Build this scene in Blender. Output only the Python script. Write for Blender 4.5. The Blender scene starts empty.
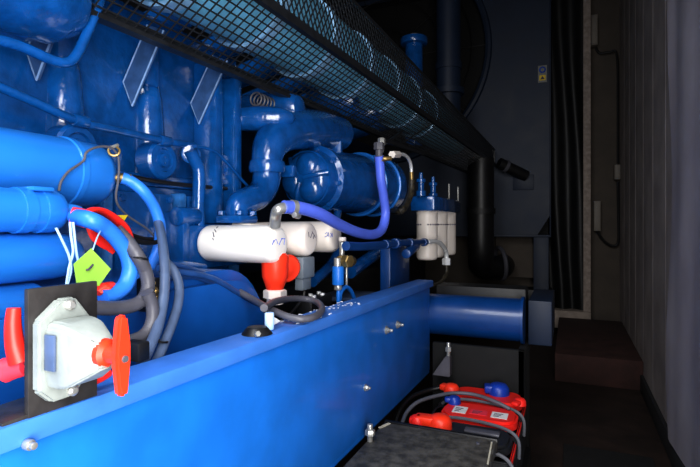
import bpy, bmesh, math, random
from mathutils import Vector, Matrix
random.seed(4)
PI = math.pi
H = 1.12                       # camera height above the container floor
SC = bpy.context.scene
COL = SC.collection
TH = math.atan(220/500.0)      # camera yaw away from the long axis
S_, C_ = math.sin(TH), math.cos(TH)
HZ = 224.0                     # horizon row

# ------------------------------------------------------------------ measuring
def ray(px, py):
    u, v = (px-350)/500.0, (HZ-py)/500.0
    return Vector((-S_+u*C_, C_+u*S_, v))
def P(px, py, X=None, Y=None, Z=None):
    d = ray(px, py)
    if X is not None: s = X/d.x
    elif Y is not None: s = Y/d.y
    else: s = Z/d.z
    return d*s
def PS(lst, X=None):
    out = []
    for t in lst:
        out.append(P(t[0], t[1], X=t[2] if len(t) > 2 else X))
    return out
def onx(px, py, yc, zc, r):    # where a sight line meets a cylinder lying along X
    d = ray(px, py)
    a = d.y**2+d.z**2; b = -2*(d.y*yc+d.z*zc); c = yc*yc+zc*zc-r*r
    q = max(b*b-4*a*c, 0)
    return d*((-b-math.sqrt(q))/(2*a))

# ------------------------------------------------------------------ materials
def lin(c):
    f = lambda x: x/12.92 if x <= .04045 else ((x+.055)/1.055)**2.4
    return tuple(f(x/255.0) for x in c)+(1,)
MATS = {}
def mat(name, col, rough=.5, metal=0.0, coat=0.0, var=.12, bump=.0, scale=18.0, col2=None, spec=.5, detail=5):
    m = bpy.data.materials.new(name); m.use_nodes = True
    nt = m.node_tree; b = nt.nodes['Principled BSDF']
    tc = nt.nodes.new('ShaderNodeTexCoord')
    nz = nt.nodes.new('ShaderNodeTexNoise'); nz.inputs['Scale'].default_value = scale; nz.inputs['Detail'].default_value = detail
    nt.links.new(tc.outputs['Object'], nz.inputs['Vector'])
    rp = nt.nodes.new('ShaderNodeValToRGB')
    c = lin(col)
    if col2 is None:
        a = tuple(max(0, x*(1-var)) for x in c[:3])+(1,); d = tuple(min(1, x*(1+var)) for x in c[:3])+(1,)
    else:
        a = lin(col2); d = c
    rp.color_ramp.elements[0].position = .35; rp.color_ramp.elements[0].color = a
    rp.color_ramp.elements[1].position = .65; rp.color_ramp.elements[1].color = d
    nt.links.new(nz.outputs['Fac'], rp.inputs['Fac']); nt.links.new(rp.outputs['Color'], b.inputs['Base Color'])
    mr = nt.nodes.new('ShaderNodeMapRange'); mr.inputs['To Min'].default_value = max(.02, rough-.08); mr.inputs['To Max'].default_value = min(1, rough+.08)
    nt.links.new(nz.outputs['Fac'], mr.inputs['Value']); nt.links.new(mr.outputs['Result'], b.inputs['Roughness'])
    b.inputs['Metallic'].default_value = metal
    b.inputs['Coat Weight'].default_value = coat; b.inputs['Coat Roughness'].default_value = .07
    b.inputs['Specular IOR Level'].default_value = spec
    if bump:
        bp = nt.nodes.new('ShaderNodeBump'); bp.inputs['Strength'].default_value = bump; bp.inputs['Distance'].default_value = .004
        n2 = nt.nodes.new('ShaderNodeTexNoise'); n2.inputs['Scale'].default_value = scale*3; n2.inputs['Detail'].default_value = 4
        nt.links.new(tc.outputs['Object'], n2.inputs['Vector'])
        nt.links.new(n2.outputs['Fac'], bp.inputs['Height']); nt.links.new(bp.outputs['Normal'], b.inputs['Normal'])
    MATS[name] = m
    return m
BLUE   = mat('blue_paint', (22, 114, 204), .48, coat=.10, var=.10, bump=.10, scale=9)
CAST   = mat('blue_cast_paint', (11, 80, 146), .20, coat=.8, var=.18, bump=.5, scale=22)
SHADEB  = mat('shaded_blue_paint', (8, 62, 122), .38, coat=.2, var=.1, bump=.1, scale=9)  # darker copy of the blue, shade under the guard put into the colour
SUMPB  = mat('sump_blue_paint', (16, 92, 172), .42, coat=.15, var=.1, bump=.12, scale=9)
FLNG2  = mat('worn_blue_edge', (48, 112, 176), .35, coat=.3, var=.3, bump=.2, scale=40)
FLNG   = mat('lit_blue_flange_paint', (64, 124, 206), .5, var=.08, bump=.1, scale=12)  # paler than the web: light caught by the lip put into the colour
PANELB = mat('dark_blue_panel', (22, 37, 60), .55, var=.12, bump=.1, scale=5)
TUBEB  = mat('blue_vessel_paint', (38, 122, 208), .30, coat=.35, var=.06, bump=.08, scale=7)
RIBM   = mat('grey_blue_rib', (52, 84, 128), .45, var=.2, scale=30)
FINM   = mat('lit_rib_edge', (120, 150, 190), .4, var=.2, scale=40)
HOSEB  = mat('blue_rubber_hose', (52, 128, 226), .38, var=.06, scale=12)
PURP   = mat('violet_blue_hose', (90, 114, 218), .40, var=.06, scale=12)
WHITE  = mat('white_enamel', (244, 240, 234), .35, var=.03, coat=.2, scale=8)
CREAM  = mat('cream_enamel', (228, 220, 212), .4, var=.04, scale=8)
RED    = mat('red_plastic', (232, 44, 34), .42, var=.06, scale=14)
ORNG   = mat('orange_red_plastic', (240, 62, 32), .40, var=.06, scale=14)
PINK   = mat('pink_red_rubber', (232, 60, 78), .5, var=.08, scale=14)
LIME   = mat('lime_card', (158, 206, 84), .6, var=.06, scale=20)
YELL   = mat('yellow_plastic', (214, 190, 40), .5, var=.08)
BLK    = mat('black_paint', (20, 20, 22), .5, var=.25, bump=.1, scale=20)
PLATE  = mat('black_steel_plate', (54, 52, 52), .45, var=.25, bump=.15, scale=30, col2=(40, 38, 38))
RUB    = mat('black_rubber', (22, 22, 24), .42, var=.2, scale=20)
GUARD  = mat('black_guard_wire', (30, 32, 36), .38, var=.25, scale=30)
COND   = mat('grey_conduit', (84, 84, 92), .42, var=.10, scale=25)
CONDB  = mat('blue_grey_cable', (84, 100, 128), .36, var=.10, scale=25)
LOOMB  = mat('blue_cable', (40, 80, 138), .42, var=.15, scale=25)
LWIRE  = mat('pale_wire', (176, 206, 236), .45, var=.05)
CASTAL = mat('grey_cast_alloy', (146, 153, 150), .5, metal=.1, var=.10, bump=.2, scale=26)
STEEL  = mat('bright_steel', (178, 178, 174), .30, metal=.6, var=.12, scale=40)
CHROME = mat('chrome_fitting', (226, 228, 230), .25, metal=.25, var=.05)
BRASS  = mat('dull_brass', (150, 128, 84), .38, metal=.8, var=.2, scale=40)
GREYB  = mat('grey_plastic', (118, 128, 138), .5, var=.08)
MANI   = mat('lit_blue_manifold', (120, 192, 226), .35, var=.14, bump=.25, scale=10, coat=.5)  # blue manifold paint made paler, its brightness in light put into the colour
MANIB  = mat('pale_band', (150, 196, 232), .25, metal=.1, var=.1)
FLOORM = mat('floor_boards', (40, 27, 22), .75, var=.35, bump=.3, scale=6)
WALLM  = mat('wall_sheet', (186, 176, 172), .75, var=.12, bump=.2, scale=4, col2=(160, 150, 148))
TARPM  = mat('tarp_sheet', (188, 182, 190), .6, var=.10, bump=.3, scale=3, col2=(170, 164, 174))
ENDM   = mat('brown_end_wall', (84, 76, 68), .8, var=.12, bump=.2, scale=6)
POSTM  = mat('pale_raw_edge', (160, 147, 138), .8, var=.2, bump=.3, scale=30)
SILLM  = mat('sill_board', (150, 138, 128), .8, var=.15)
DARKM  = mat('dark_wall', (38, 38, 42), .8, var=.15)
CURT   = mat('black_plastic_sheet', (10, 12, 14), .5, var=.3, scale=6)
STEPM  = mat('red_brown_step', (58, 34, 30), .85, var=.25, bump=.3, scale=10)
MATTM  = mat('black_mat', (22, 22, 24), .85, var=.2, bump=.4, scale=40)
CORE   = mat('dark_core', (8, 9, 11), .8, var=.2)
LIDM   = mat('black_board', (100, 97, 91), .65, var=.35, bump=.35, scale=34, col2=(62, 60, 56), detail=9)
SCUFF  = mat('scuffed_edge', (196, 190, 170), .8, var=.2)
CASEM  = mat('black_battery_case', (34, 36, 40), .45, var=.12, scale=20)
STRAP  = mat('grey_strap', (92, 94, 102), .5, var=.1, scale=30)
CAPB   = mat('blue_plastic', (22, 62, 160), .38, var=.08)
STICK  = mat('white_sticker', (226, 226, 222), .5, var=.06, scale=30)
INKB   = mat('blue_ink', (86, 104, 190), .6, var=.1)
INKD   = mat('dark_ink', (70, 66, 84), .6, var=.1)
BEIGE  = mat('beige_box', (134, 127, 118), .6, var=.06)
CHIP   = mat('white_chips', (236, 240, 246), .6, var=.05)
DECW   = mat('decal_white', (130, 130, 126), .6, var=.06)
DECY   = mat('decal_yellow', (226, 194, 40), .5, var=.05)
DECB   = mat('decal_blue', (40, 84, 180), .5, var=.05)
BRAID  = mat('braided_black_hose', (72, 66, 52), .5, var=.4, scale=70, col2=(26, 26, 28))

# ------------------------------------------------------------------ mesh builder
def frame(d):
    d = Vector(d).normalized()
    a = Vector((0, 0, 1)) if abs(d.z) < .9 else Vector((1, 0, 0))
    x = d.cross(a).normalized(); y = d.cross(x).normalized()
    return x, y, d
def spline(pts, k=6, closed=False):
    pts = [Vector(p) for p in pts]; n = len(pts)
    if n < 3: return pts
    out = []
    rng = n if closed else n-1
    for i in range(rng):
        if closed: p0, p1, p2, p3 = pts[i-1], pts[i], pts[(i+1) % n], pts[(i+2) % n]
        else: p0, p1, p2, p3 = pts[max(i-1, 0)], pts[i], pts[i+1], pts[min(i+2, n-1)]
        for j in range(k):
            t = j/k
            out.append(.5*((2*p1)+(p2-p0)*t+(2*p0-5*p1+4*p2-p3)*t*t+(3*p1-p0-3*p2+p3)*t**3))
    if not closed: out.append(pts[-1])
    return out
class MB:
    def __init__(s): s.bm = bmesh.new()
    def box(s, x0, x1, y0, y1, z0, z1, bev=.004, seg=2, M=None):
        t = bmesh.new(); bmesh.ops.create_cube(t, size=1)
        for v in t.verts: v.co = Vector(((x0+x1)/2+v.co.x*(x1-x0), (y0+y1)/2+v.co.y*(y1-y0), (z0+z1)/2+v.co.z*(z1-z0)))
        if bev > 0:
            b = min(bev, .45*min(abs(x1-x0), abs(y1-y0), abs(z1-z0)))
            bmesh.ops.bevel(t, geom=list(t.edges), offset=b, segments=seg, affect='EDGES', profile=.5)
        if M is not None: t.transform(M)
        s._join(t); return s
    def _join(s, t):
        vm = [s.bm.verts.new(v.co) for v in t.verts]
        t.verts.index_update()
        for f in t.faces:
            try: s.bm.faces.new([vm[v.index] for v in f.verts])
            except ValueError: pass
        t.free()
    def ring(s, c, x, y, r, n):
        return [s.bm.verts.new(c+x*(r*math.cos(2*PI*i/n))+y*(r*math.sin(2*PI*i/n))) for i in range(n)]
    def bridge(s, a, b):
        n = len(a)
        for i in range(n): s.bm.faces.new((a[i], a[(i+1) % n], b[(i+1) % n], b[i]))
    def tube(s, pts, r, n=14, k=6, closed=False, smooth=True, caps=True, rib=0, flat=1.0):
        if smooth: q = spline(pts, k, closed)
        else: q = [Vector(p) for p in pts]
        m = len(q); rr = r
        if not isinstance(r, (int, float)):
            rr = [r[0]+(r[-1]-r[0])*i/(m-1) if len(r) == 2 else r[min(int(i/(m-1)*(len(r)-1)), len(r)-2)] +
                  (r[min(int(i/(m-1)*(len(r)-1)), len(r)-2)+1]-r[min(int(i/(m-1)*(len(r)-1)), len(r)-2)])*((i/(m-1)*(len(r)-1)) % 1 if i < m-1 else 1) for i in range(m)]
        tg = []
        for i in range(m):
            if closed: d = q[(i+1) % m]-q[i-1]
            else: d = q[min(i+1, m-1)]-q[max(i-1, 0)]
            tg.append(d.normalized() if d.length > 1e-9 else Vector((0, 0, 1)))
        x, y, _ = frame(tg[0]); rings = []
        for i in range(m):
            if i:
                rot = tg[i-1].rotation_difference(tg[i]); x = rot @ x; y = rot @ y
            R = rr if isinstance(rr, (int, float)) else rr[i]
            if rib and i % 2: R *= (1-rib)
            ring = [s.bm.verts.new(q[i]+x*(R*math.cos(2*PI*j/n))+y*(R*flat*math.sin(2*PI*j/n))) for j in range(n)]
            if rings: s.bridge(rings[-1], ring)
            rings.append(ring)
        if closed: s.bridge(rings[-1], rings[0])
        elif caps:
            s.bm.faces.new(list(reversed(rings[0]))); s.bm.faces.new(rings[-1])
        return s
    def lathe(s, p, d, prof, n=32):
        x, y, d = frame(d); p = Vector(p); prev = None
        for t, r in prof:
            if r < 1e-6:
                v = s.bm.verts.new(p+d*t)
                if isinstance(prev, list):
                    for i in range(n): s.bm.faces.new((prev[i], prev[(i+1) % n], v))
                prev = v
            else:
                ring = s.ring(p+d*t, x, y, r, n)
                if isinstance(prev, list): s.bridge(prev, ring)
                elif prev is not None:
                    for i in range(n): s.bm.faces.new((prev, ring[(i+1) % n], ring[i]))
                prev = ring
        return s
    def cyl(s, p, q, r, n=24, bev=None):
        p, q = Vector(p), Vector(q); L = (q-p).length
        b = min(r*.2, L*.2) if bev is None else bev
        return s.lathe(p, q-p, [(0, 0), (0, r-b), (b*.3, r-b*.3), (b, r), (L-b, r), (L-b*.3, r-b*.3), (L, r-b), (L, 0)], n)
    def hexn(s, p, d, r, h):
        return s.lathe(p, d, [(0, 0), (0, r), (h*.85, r), (h, r*.85), (h, 0)], 6)
    def torus(s, c, d, R, r, n=40, m=8):
        x, y, d = frame(d); c = Vector(c)
        return s.tube([c+x*(R*math.cos(2*PI*i/n))+y*(R*math.sin(2*PI*i/n)) for i in range(n)], r, m, closed=True, smooth=False)
    def prism(s, poly, axis, a0, a1, bev=0):
        t = bmesh.new()
        def mk(p, a):
            if axis == 'X': return (a, p[0], p[1])
            if axis == 'Y': return (p[0], a, p[1])
            return (p[0], p[1], a)
        A = [t.verts.new(mk(p, a0)) for p in poly]; B = [t.verts.new(mk(p, a1)) for p in poly]
        t.faces.new(A); t.faces.new(list(reversed(B))); n = len(poly)
        for i in range(n): t.faces.new((A[i], B[i], B[(i+1) % n], A[(i+1) % n]))
        bmesh.ops.recalc_face_normals(t, faces=t.faces)
        if bev: bmesh.ops.bevel(t, geom=[e for e in t.edges if len(e.link_faces) == 2 and e.calc_face_angle(0) > .6], offset=bev, segments=2, affect='EDGES')
        s._join(t); return s
    def bar(s, p, q, w, h=None, up=(0, 0, 1)):
        p, q = Vector(p), Vector(q); d = (q-p).normalized(); h = w if h is None else h
        up = Vector(up)
        if abs(d.dot(up)) > .95: up = Vector((1, 0, 0))
        x = d.cross(up).normalized()*w/2; y = d.cross(x).normalized()*h/2
        A = [s.bm.verts.new(p+a*x+b*y) for a, b in ((-1, -1), (1, -1), (1, 1), (-1, 1))]
        B = [s.bm.verts.new(q+a*x+b*y) for a, b in ((-1, -1), (1, -1), (1, 1), (-1, 1))]
        s.bridge(A, B); s.bm.faces.new(list(reversed(A))); s.bm.faces.new(B); return s
    def quad(s, *pts):
        s.bm.faces.new([s.bm.verts.new(Vector(p)) for p in pts]); return s
    def slab(s, pts, th):       # thin plate through the points, given thickness along its normal
        pts = [Vector(p) for p in pts]; nrm = (pts[1]-pts[0]).cross(pts[2]-pts[0]).normalized()*th
        A = [s.bm.verts.new(p) for p in pts]; B = [s.bm.verts.new(p+nrm) for p in pts]; n = len(pts)
        s.bm.faces.new(A); s.bm.faces.new(list(reversed(B)))
        for i in range(n): s.bm.faces.new((A[i], B[i], B[(i+1) % n], A[(i+1) % n]))
        return s

def root_of(o):
    while o.parent: o = o.parent
    return o
def build(name, mb, m, parent=None, label=None):
    bm = mb.bm
    bmesh.ops.recalc_face_normals(bm, faces=bm.faces)
    if parent is None:
        vs = [v.co for v in bm.verts]
        org = Vector(((min(v.x for v in vs)+max(v.x for v in vs))/2, (min(v.y for v in vs)+max(v.y for v in vs))/2, min(v.z for v in vs)))
    else:
        org = root_of(parent).location-Vector((0, 0, H))
    for v in bm.verts: v.co -= org
    me = bpy.data.meshes.new(name); bm.to_mesh(me); bm.free()
    for p in me.polygons: p.use_smooth = True
    me.set_sharp_from_angle(angle=math.radians(38))
    me.materials.append(m)
    o = bpy.data.objects.new(name, me); COL.objects.link(o)
    if parent is None: o.location = org+Vector((0, 0, H))
    else: o.parent = parent
    if label: o['label'] = label
    return o
def tag(o, label, cat, group=None, kind=None):
    o['label'] = label; o['category'] = cat
    if group: o['group'] = group
    if kind: o['kind'] = kind
    return o
def thing(name, label, cat, loc, group=None):
    o = bpy.data.objects.new(name, None); COL.objects.link(o); o.empty_display_size = .05
    o.location = Vector(loc)+Vector((0, 0, H))
    return tag(o, label, cat, group)
def solo(name, mb, m, label, cat, group=None):
    return tag(build(name, mb, m), label, cat, group)
def struct(name, mb, m, parent=None):
    o = build(name, mb, m, parent)
    if parent is None: o['kind'] = 'structure'
    return o
def dup(o, off, label=None, parent=None):
    c = o.copy(); COL.objects.link(c)
    if parent is None: c.location = o.location+Vector(off)
    else: c.parent = parent
    if label: c['label'] = label
    for ch in list(o.children): dup(ch, off, None, c)
    return c

# ------------------------------------------------------------------ the setting
FZ = -H; CEIL = 2.5; XW = .45; XL = -3.0; YE = 5.62; YB = -2.4
struct('floor', MB().box(XL, 3.0, YB, YE+.1, FZ-.08, FZ, 0), FLOORM)
struct('ceiling', MB().box(XL-.1, XW+.1, YB, YE+.1, CEIL, CEIL+.08, 0), DARKM)
struct('wall_left', MB().box(XL-.08, XL, YB, YE, FZ, CEIL, 0), DARKM)
struct('wall_back', MB().box(XL, XW, YB-.08, YB, FZ, CEIL, 0), DARKM)
w = MB().box(XW, XW+.06, .75, YE, FZ, CEIL, 0)
for i in range(6):                                   # shallow upright seams of the sheeting
    y = 3.0+i*.43
    w.box(XW-.0015, XW+.01, y, y+.012, FZ+.1, CEIL, .003, 1)
struct('wall_right', w, WALLM)
struct('wall_end', MB().box(XL, XW, YE, YE+.08, FZ, CEIL, 0), ENDM)
px0 = P(583, 200, Y=5.5).x; px1 = P(590.5, 200, Y=5.5).x
struct('trim_1', MB().box(px0, px1, 5.40, YE, FZ+.10, CEIL, .006), POSTM)
struct('trim_2', MB().box(-.30, px1, 5.36, YE, FZ+.09, FZ+.265, .006), SILLM)
struct('baseboard_right', MB().box(XW-.02, XW, .9, 3.85, FZ, FZ+.11, .004), DARKM)
# hanging sheet nearest the doorway
t = MB(); ny = 40; nz = 14; g = []
for i in range(ny+1):
    row = []
    for j in range(nz+1):
        y = 1.0+(2.73-1.0)*i/ny; z = FZ+.12+(CEIL-FZ-.14)*j/nz
        x = XW-.018-.006*math.sin(i*.55+j*.3)-.004*math.sin(j*.9)-(.014*math.exp(-((i-ny)/2.0)**2))*(1+.5*math.sin(j*1.1))
        row.append(t.bm.verts.new((x, y+(.012*math.sin(j*.8) if i == ny else 0), z)))
    g.append(row)
for i in range(ny):
    for j in range(nz): t.bm.faces.new((g[i][j], g[i+1][j], g[i+1][j+1], g[i][j+1]))
solo('wall_tarpaulin', t, TARPM, 'grey-blue sheet hanging on the right wall with a loose edge', 'tarpaulin')
# raised step across the far end
sy = 3.85
struct('step', MB().box(-.10, XW, sy, 5.36, FZ, FZ+.20, .008), STEPM)
solo('floor_mat', MB().box(-.03, .36, 1.1, 2.75, FZ, FZ+.012, .004), MATTM, 'black rubber mat lying on the dark floor of the aisle', 'mat')

# ------------------------------------------------------------------ end wall fittings
def junction(px, py0, py1, Y, wpx, label):
    r = thing('junction_box', label, 'junction box', P(px, py1, Y=Y), 'junction boxes on the end wall')
    a = P(px-wpx/2, py1, Y=Y); b = P(px+wpx/2, py0, Y=Y)
    build('box_body', MB().box(a.x, b.x, Y-.055, YE, a.z, b.z, .006), BEIGE, r)
    build('cover', MB().box(a.x+.006, b.x-.006, Y-.062, Y-.052, a.z+.012, b.z-.012, .003), BEIGE, r)
    return r
junction(594, 16, 47, 5.56, 7, 'upper beige switch box high on the brown end wall')
junction(597, 201, 231, 5.56, 7, 'lower pale switch box at mid height on the brown end wall')
junction(617, 165, 180, 5.56, 6, 'small dim box at the wall corner between the two switch boxes')
solo('wall_cable', MB().tube(PS([(597, 231), (604, 240), (613, 246), (619, 240), (619, 182)], None) if False else [P(597, 231, Y=5.57), P(604, 241, Y=5.57), P(613, 246, Y=5.57), P(618.5, 241, Y=5.57), P(618.5, 215, Y=5.57), P(618, 182, Y=5.57)], .013, 8), RUB, 'black cable looping from the lower switch box up to the corner box', 'cable')
solo('wall_cable', MB().tube([P(596, 48, Y=5.57), P(600, 53, Y=5.57), P(610, 52, Y=5.57), P(617, 55, Y=5.57), P(618, 100, Y=5.57), P(618, 163, Y=5.57)], .011, 8), RUB, 'black cable dropping from the upper switch box down the wall corner', 'cable')
# black plastic sheet between radiator and post
t = MB(); n = 26; g = []
xa = P(546, 200, Y=5.46).x; xb = px0+.01
for i in range(n+1):
    f = i/n; row = []
    for j in range(13):
        z = FZ+.2+(CEIL-FZ-.2)*j/12
        row.append(t.bm.verts.new((xa+(xb-xa)*f+.012*math.sin(j*.9+f*4), 5.50+.035*math.sin(f*11+j*.35)*(1-.04*j), z)))
    g.append(row)
for i in range(n):
    for j in range(12): t.bm.faces.new((g[i][j], g[i+1][j], g[i+1][j+1], g[i][j+1]))
solo('plastic_curtain', t, CURT, 'creased black plastic sheet hanging between radiator and pale post', 'curtain')

# ------------------------------------------------------------------ radiator
YR = 5.2
rad = thing('radiator', 'tall dark blue radiator housing with a round fan opening', 'radiator', (-1.2, YR+.1, FZ))
xr = P(551, 100, Y=YR).x; zb = P(540, 236, Y=YR).z
cx = P(384, 60, Y=YR); R = (P(490, 60, Y=YR)-cx).length*.98
t = MB(); N = 64; x0 = cx.x-1.0; x1 = xr; z0 = zb; z1 = CEIL-.05
inner = []; outer = []
for i in range(N):
    a = 2*PI*i/N; dx, dz = math.cos(a), math.sin(a)
    inner.append(t.bm.verts.new((cx.x+R*dx, YR, cx.z+R*dz)))
    k = min((x1-cx.x)/dx if dx > 1e-6 else 1e9, (x0-cx.x)/dx if dx < -1e-6 else 1e9, (z1-cx.z)/dz if dz > 1e-6 else 1e9, (z0-cx.z)/dz if dz < -1e-6 else 1e9)
    outer.append(t.bm.verts.new((cx.x+k*dx, YR, cx.z+k*dz)))
t.bridge(inner, outer)
back = [t.bm.verts.new((v.co.x, YR+.12, v.co.z)) for v in inner]; t.bridge(back, inner)
build('front_panel', t, PANELB, rad)
t = MB().box(x1-.012, x1, YR-.02, YR+.25, z0, z1, .004).box(x0, x1, YR-.01, YR+.25, z0-.012, z0+.012, .004)
build('side_panel', t, PANELB, rad)
build('fan_ring', MB().torus((cx.x, YR-.01, cx.z), (0, 1, 0), R, .035, 64, 8), PANELB, rad)
build('core', MB().box(x0, x1-.03, YR+.13, YR+.22, z0, z1, .003), CORE, rad)
t = MB()
for a in range(10):
    an = a*PI/5
    t.bar((cx.x+.12*math.cos(an), YR-.03, cx.z+.12*math.sin(an)), (cx.x+R*math.cos(an), YR-.03, cx.z+R*math.sin(an)), .006)
for rr in (.2, .4, .6): t.torus((cx.x, YR-.03, cx.z), (0, 1, 0), R*rr/.7, .005, 48, 5)
build('fan_grille', t, BLK, rad)
for dx in (x1-.16, x0+.02):
    build('leg', MB().box(dx, dx+.14, YR, YR+.2, FZ, z0, .005), PANELB, rad)
build('base_frame', MB().box(x0, x1, YR-.02, YR+.25, P(540, 292, Y=YR).z-.1, P(540, 290, Y=YR).z, .006), BLK, rad)
build('reinforcing_plate', MB().box(P(513, 190, Y=YR).x, P(534, 190, Y=YR).x, YR-.012, YR, P(520, 190, Y=YR).z, P(520, 175, Y=YR).z, .003), PANELB, rad)
a = P(538, 83, Y=YR); b = P(547, 65, Y=YR)
dec = build('warning_decal', MB().box(a.x, b.x, YR-.004, YR, a.z, b.z, 0), DECW, rad, 'white decal with a blue round sign above a yellow warning triangle')
mz = (a.z+b.z)/2; mx = (a.x+b.x)/2; hh = (b.z-a.z)
build('round_sign', MB().torus((mx, YR-.006, mz+hh*.24), (0, 1, 0), hh*.15, hh*.045, 24, 6), DECB, dec)
t = MB().prism([(a.x+.012, a.z+.02), (b.x-.012, a.z+.02), (b.x-.012, mz-.012), (a.x+.012, mz-.012)], 'Y', YR-.006, YR-.003)
build('triangle_field', t, DECY, dec)
t = MB().prism([(mx-.02, a.z+.03), (mx+.02, a.z+.03), (mx, mz-.02)], 'Y', YR-.009, YR-.005)
build('triangle', t, INKD, dec)
t = MB().box(P(497, 272, Y=5.5).x, P(538, 236, Y=5.5).x, YR+.21, YR+.24, P(510, 276, Y=5.5).z, z0, 0)
build('lower_backing', t, ENDM, rad)

# pipes standing before the radiator
def pipe_thing(name, label, cat, c, z0, z1, r, m, bands):
    th_ = thing(name, label, cat, (c.x, c.y, z0))
    build('pipe', MB().lathe((c.x, c.y, z0), (0, 0, 1), [(0, 0), (0, r), (z1-z0, r), (z1-z0, 0)], 28), m, th_)
    for bz, h, k in bands:
        build('pipe_clamp', MB().lathe((c.x, c.y, bz), (0, 0, 1), [(0, r*.95), (0, r*k), (h, r*k), (h, r*.95)], 28), m, th_)
    return th_
c = P(448.5, 60, Y=4.5)
pipe_thing('coolant_riser', 'thick dark blue upright pipe rising before the round fan opening', 'pipe', c, P(448, 96, Y=4.5).z-.25, CEIL-.02, .108, PANELB, [(P(448, 70, Y=4.5).z, .06, 1.1), (P(448, 95, Y=4.5).z, .05, 1.3)])
c = P(414, 45, Y=4.1)
hb = thing('filler_neck', 'short blue filler neck with a metal cap above the exhaust guard', 'filler neck', (c.x, c.y, 0.66))
build('neck', MB().cyl((c.x, c.y, .655), (c.x, c.y, P(414, 44, Y=4.1).z), .075), CAST, hb)
build('collar', MB().cyl((c.x, c.y, P(414, 45, Y=4.1).z), (c.x, c.y, P(414, 38, Y=4.1).z), .115), CAST, hb)
build('cap', MB().cyl((c.x, c.y, P(414, 38, Y=4.1).z), (c.x, c.y, P(414, 35, Y=4.1).z), .05), STEEL, hb)
c = P(481, 220, Y=4.6); r = .115
rh = thing('radiator_hose', 'thick glossy black radiator hose bending down behind the fuel filters', 'hose', (c.x, c.y, P(480, 275, Y=4.6).z))
ztp = .585; zc = P(481, 250, Y=4.6).z
build('hose_body', MB().tube([(c.x, c.y, ztp), (c.x, c.y, (ztp+zc)/2), (c.x, c.y, zc), (c.x-.0, c.y+.09, zc-.15), (c.x+.10, c.y+.30, zc-.18), (c.x+.12, c.y+.5, zc-.18), (c.x+.12, c.y+.585, zc-.18)], r, 24, 8), RUB, rh)
build('hose_clamp', MB().lathe((c.x, c.y, P(481, 214, Y=4.6).z), (0, 0, 1), [(0, r*.98), (0, r*1.1), (.05, r*1.1), (.05, r*.98)], 28), BLK, rh)
build('end_ring', MB().torus((c.x+.13, c.y+.32, zc-.14), (1, .5, .1), .15, .02, 30, 8), COND, rh)

# ------------------------------------------------------------------ skid rail
rail = thing('skid_rail', 'long bright blue steel channel rail of the skid running down the aisle', 'rail', (-.62, 1.3, -.69))
YA, YZ = -.9, 2.36
def zt(y): return -.230-.0165*y
def rp(x0, x1, dz0, dz1, y0=YA, y1=YZ, bev=.004):
    t = MB().box(x0, x1, y0, y1, dz0, dz1, bev)
    for v in t.bm.verts: v.co.z += -.0165*v.co.y-.004
    return t
XR = -.60
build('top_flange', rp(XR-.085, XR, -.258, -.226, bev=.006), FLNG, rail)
build('web', rp(XR-.034, XR-.018, -.66, -.25), BLUE, rail)
build('bottom_flange', rp(XR-.085, XR-.020, -.675, -.655), BLUE, rail)
def bolt(px, py, big=1.0):
    p = P(px, py, X=XR-.018)
    b = MB().lathe(p, (1, 0, 0), [(0, 0), (0, .013*big), (.003, .013*big), (.003, 0)], 16).hexn(p+Vector((.002, 0, 0)), (1, 0, 0), .0095*big, .010).cyl(p+Vector((.010, 0, 0)), p+Vector((.022*big, 0, 0)), .005*big, 12)
    build('bolt', b, STEEL, rail, 'bright steel bolt')
for q in ((386, 330, 1.2), (397, 324.5, 1.2), (365, 387.5, .9), (439, 350, 1.1)): bolt(*q)
p = P(26, 444, X=XR)
build('bolt', MB().cyl(p, p+Vector((.010, 0, 0)), .0065, 14).cyl(p+Vector((.008, 0, 0)), p+Vector((.016, 0, 0)), .0045, 12), STEEL, rail, 'bright steel bolt')

# crossmember tube at the end of the rail
ym = 2.40; xm0 = XR-.25; xm1 = P(522, 318, Y=ym).x
zc = P(478, 318, Y=ym).z; rm = .098
cm = thing('cross_tube', 'fat blue tube crossing from the end of the rail with a plate on its end', 'tube', (-.4, ym, zc-rm))
build('tube_body', MB().lathe((xm0, ym+.03, zc), (1, 0, 0), [(0, 0), (0, rm), (xm1-xm0, rm), (xm1-xm0, 0)], 40), SHADEB, cm)
build('end_plate', MB().lathe((xm1-.004, ym+.03, zc), (1, 0, 0), [(0, 0), (0, rm*1.10), (.012, rm*1.10), (.012, 0)], 40), SHADEB, cm)
build('saddle_beam', MB().box(XR-.02, xm1+.01, ym+.09, ym+.24, zc-.10, zc+.135, .006), BLK, cm)
build('support_block', MB().box(xm1+.022, P(553, 310, Y=ym+.2).x, ym+.05, ym+.5, zc-.115, zc+.09, .006), PANELB, cm, 'dull dark blue block beyond the plated end')
solo('partition_panel', MB().box(XR+.01, xm1+.02, ym-.10, ym-.075, FZ, zc-rm-.012, .004).box(xm1-.01, xm1+.02, ym-.10, ym+.2, FZ, zc-rm-.012, .004), CORE, 'black upright panel behind the batteries under the blue tube', 'panel')
sb = thing('clamp_bracket', 'small pale angle bracket with a bolt at the bottom of the blue rail', 'bracket', P(443, 372, Y=2.25))
q = P(443, 372, Y=2.22)
build('bracket_plate', MB().prism([(q.x-.05, q.z-.02), (q.x+.03, q.z-.02), (q.x+.03, q.z+.07), (q.x+.01, q.z+.07)], 'Y', 2.22, 2.26, .003), COND, sb)
build('stud', MB().cyl((q.x+.02, 2.24, q.z+.06), (q.x+.02, 2.24, q.z+.13), .008).hexn((q.x+.02, 2.24, q.z+.09), (0, 0, 1), .014, .02), STEEL, sb)

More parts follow.
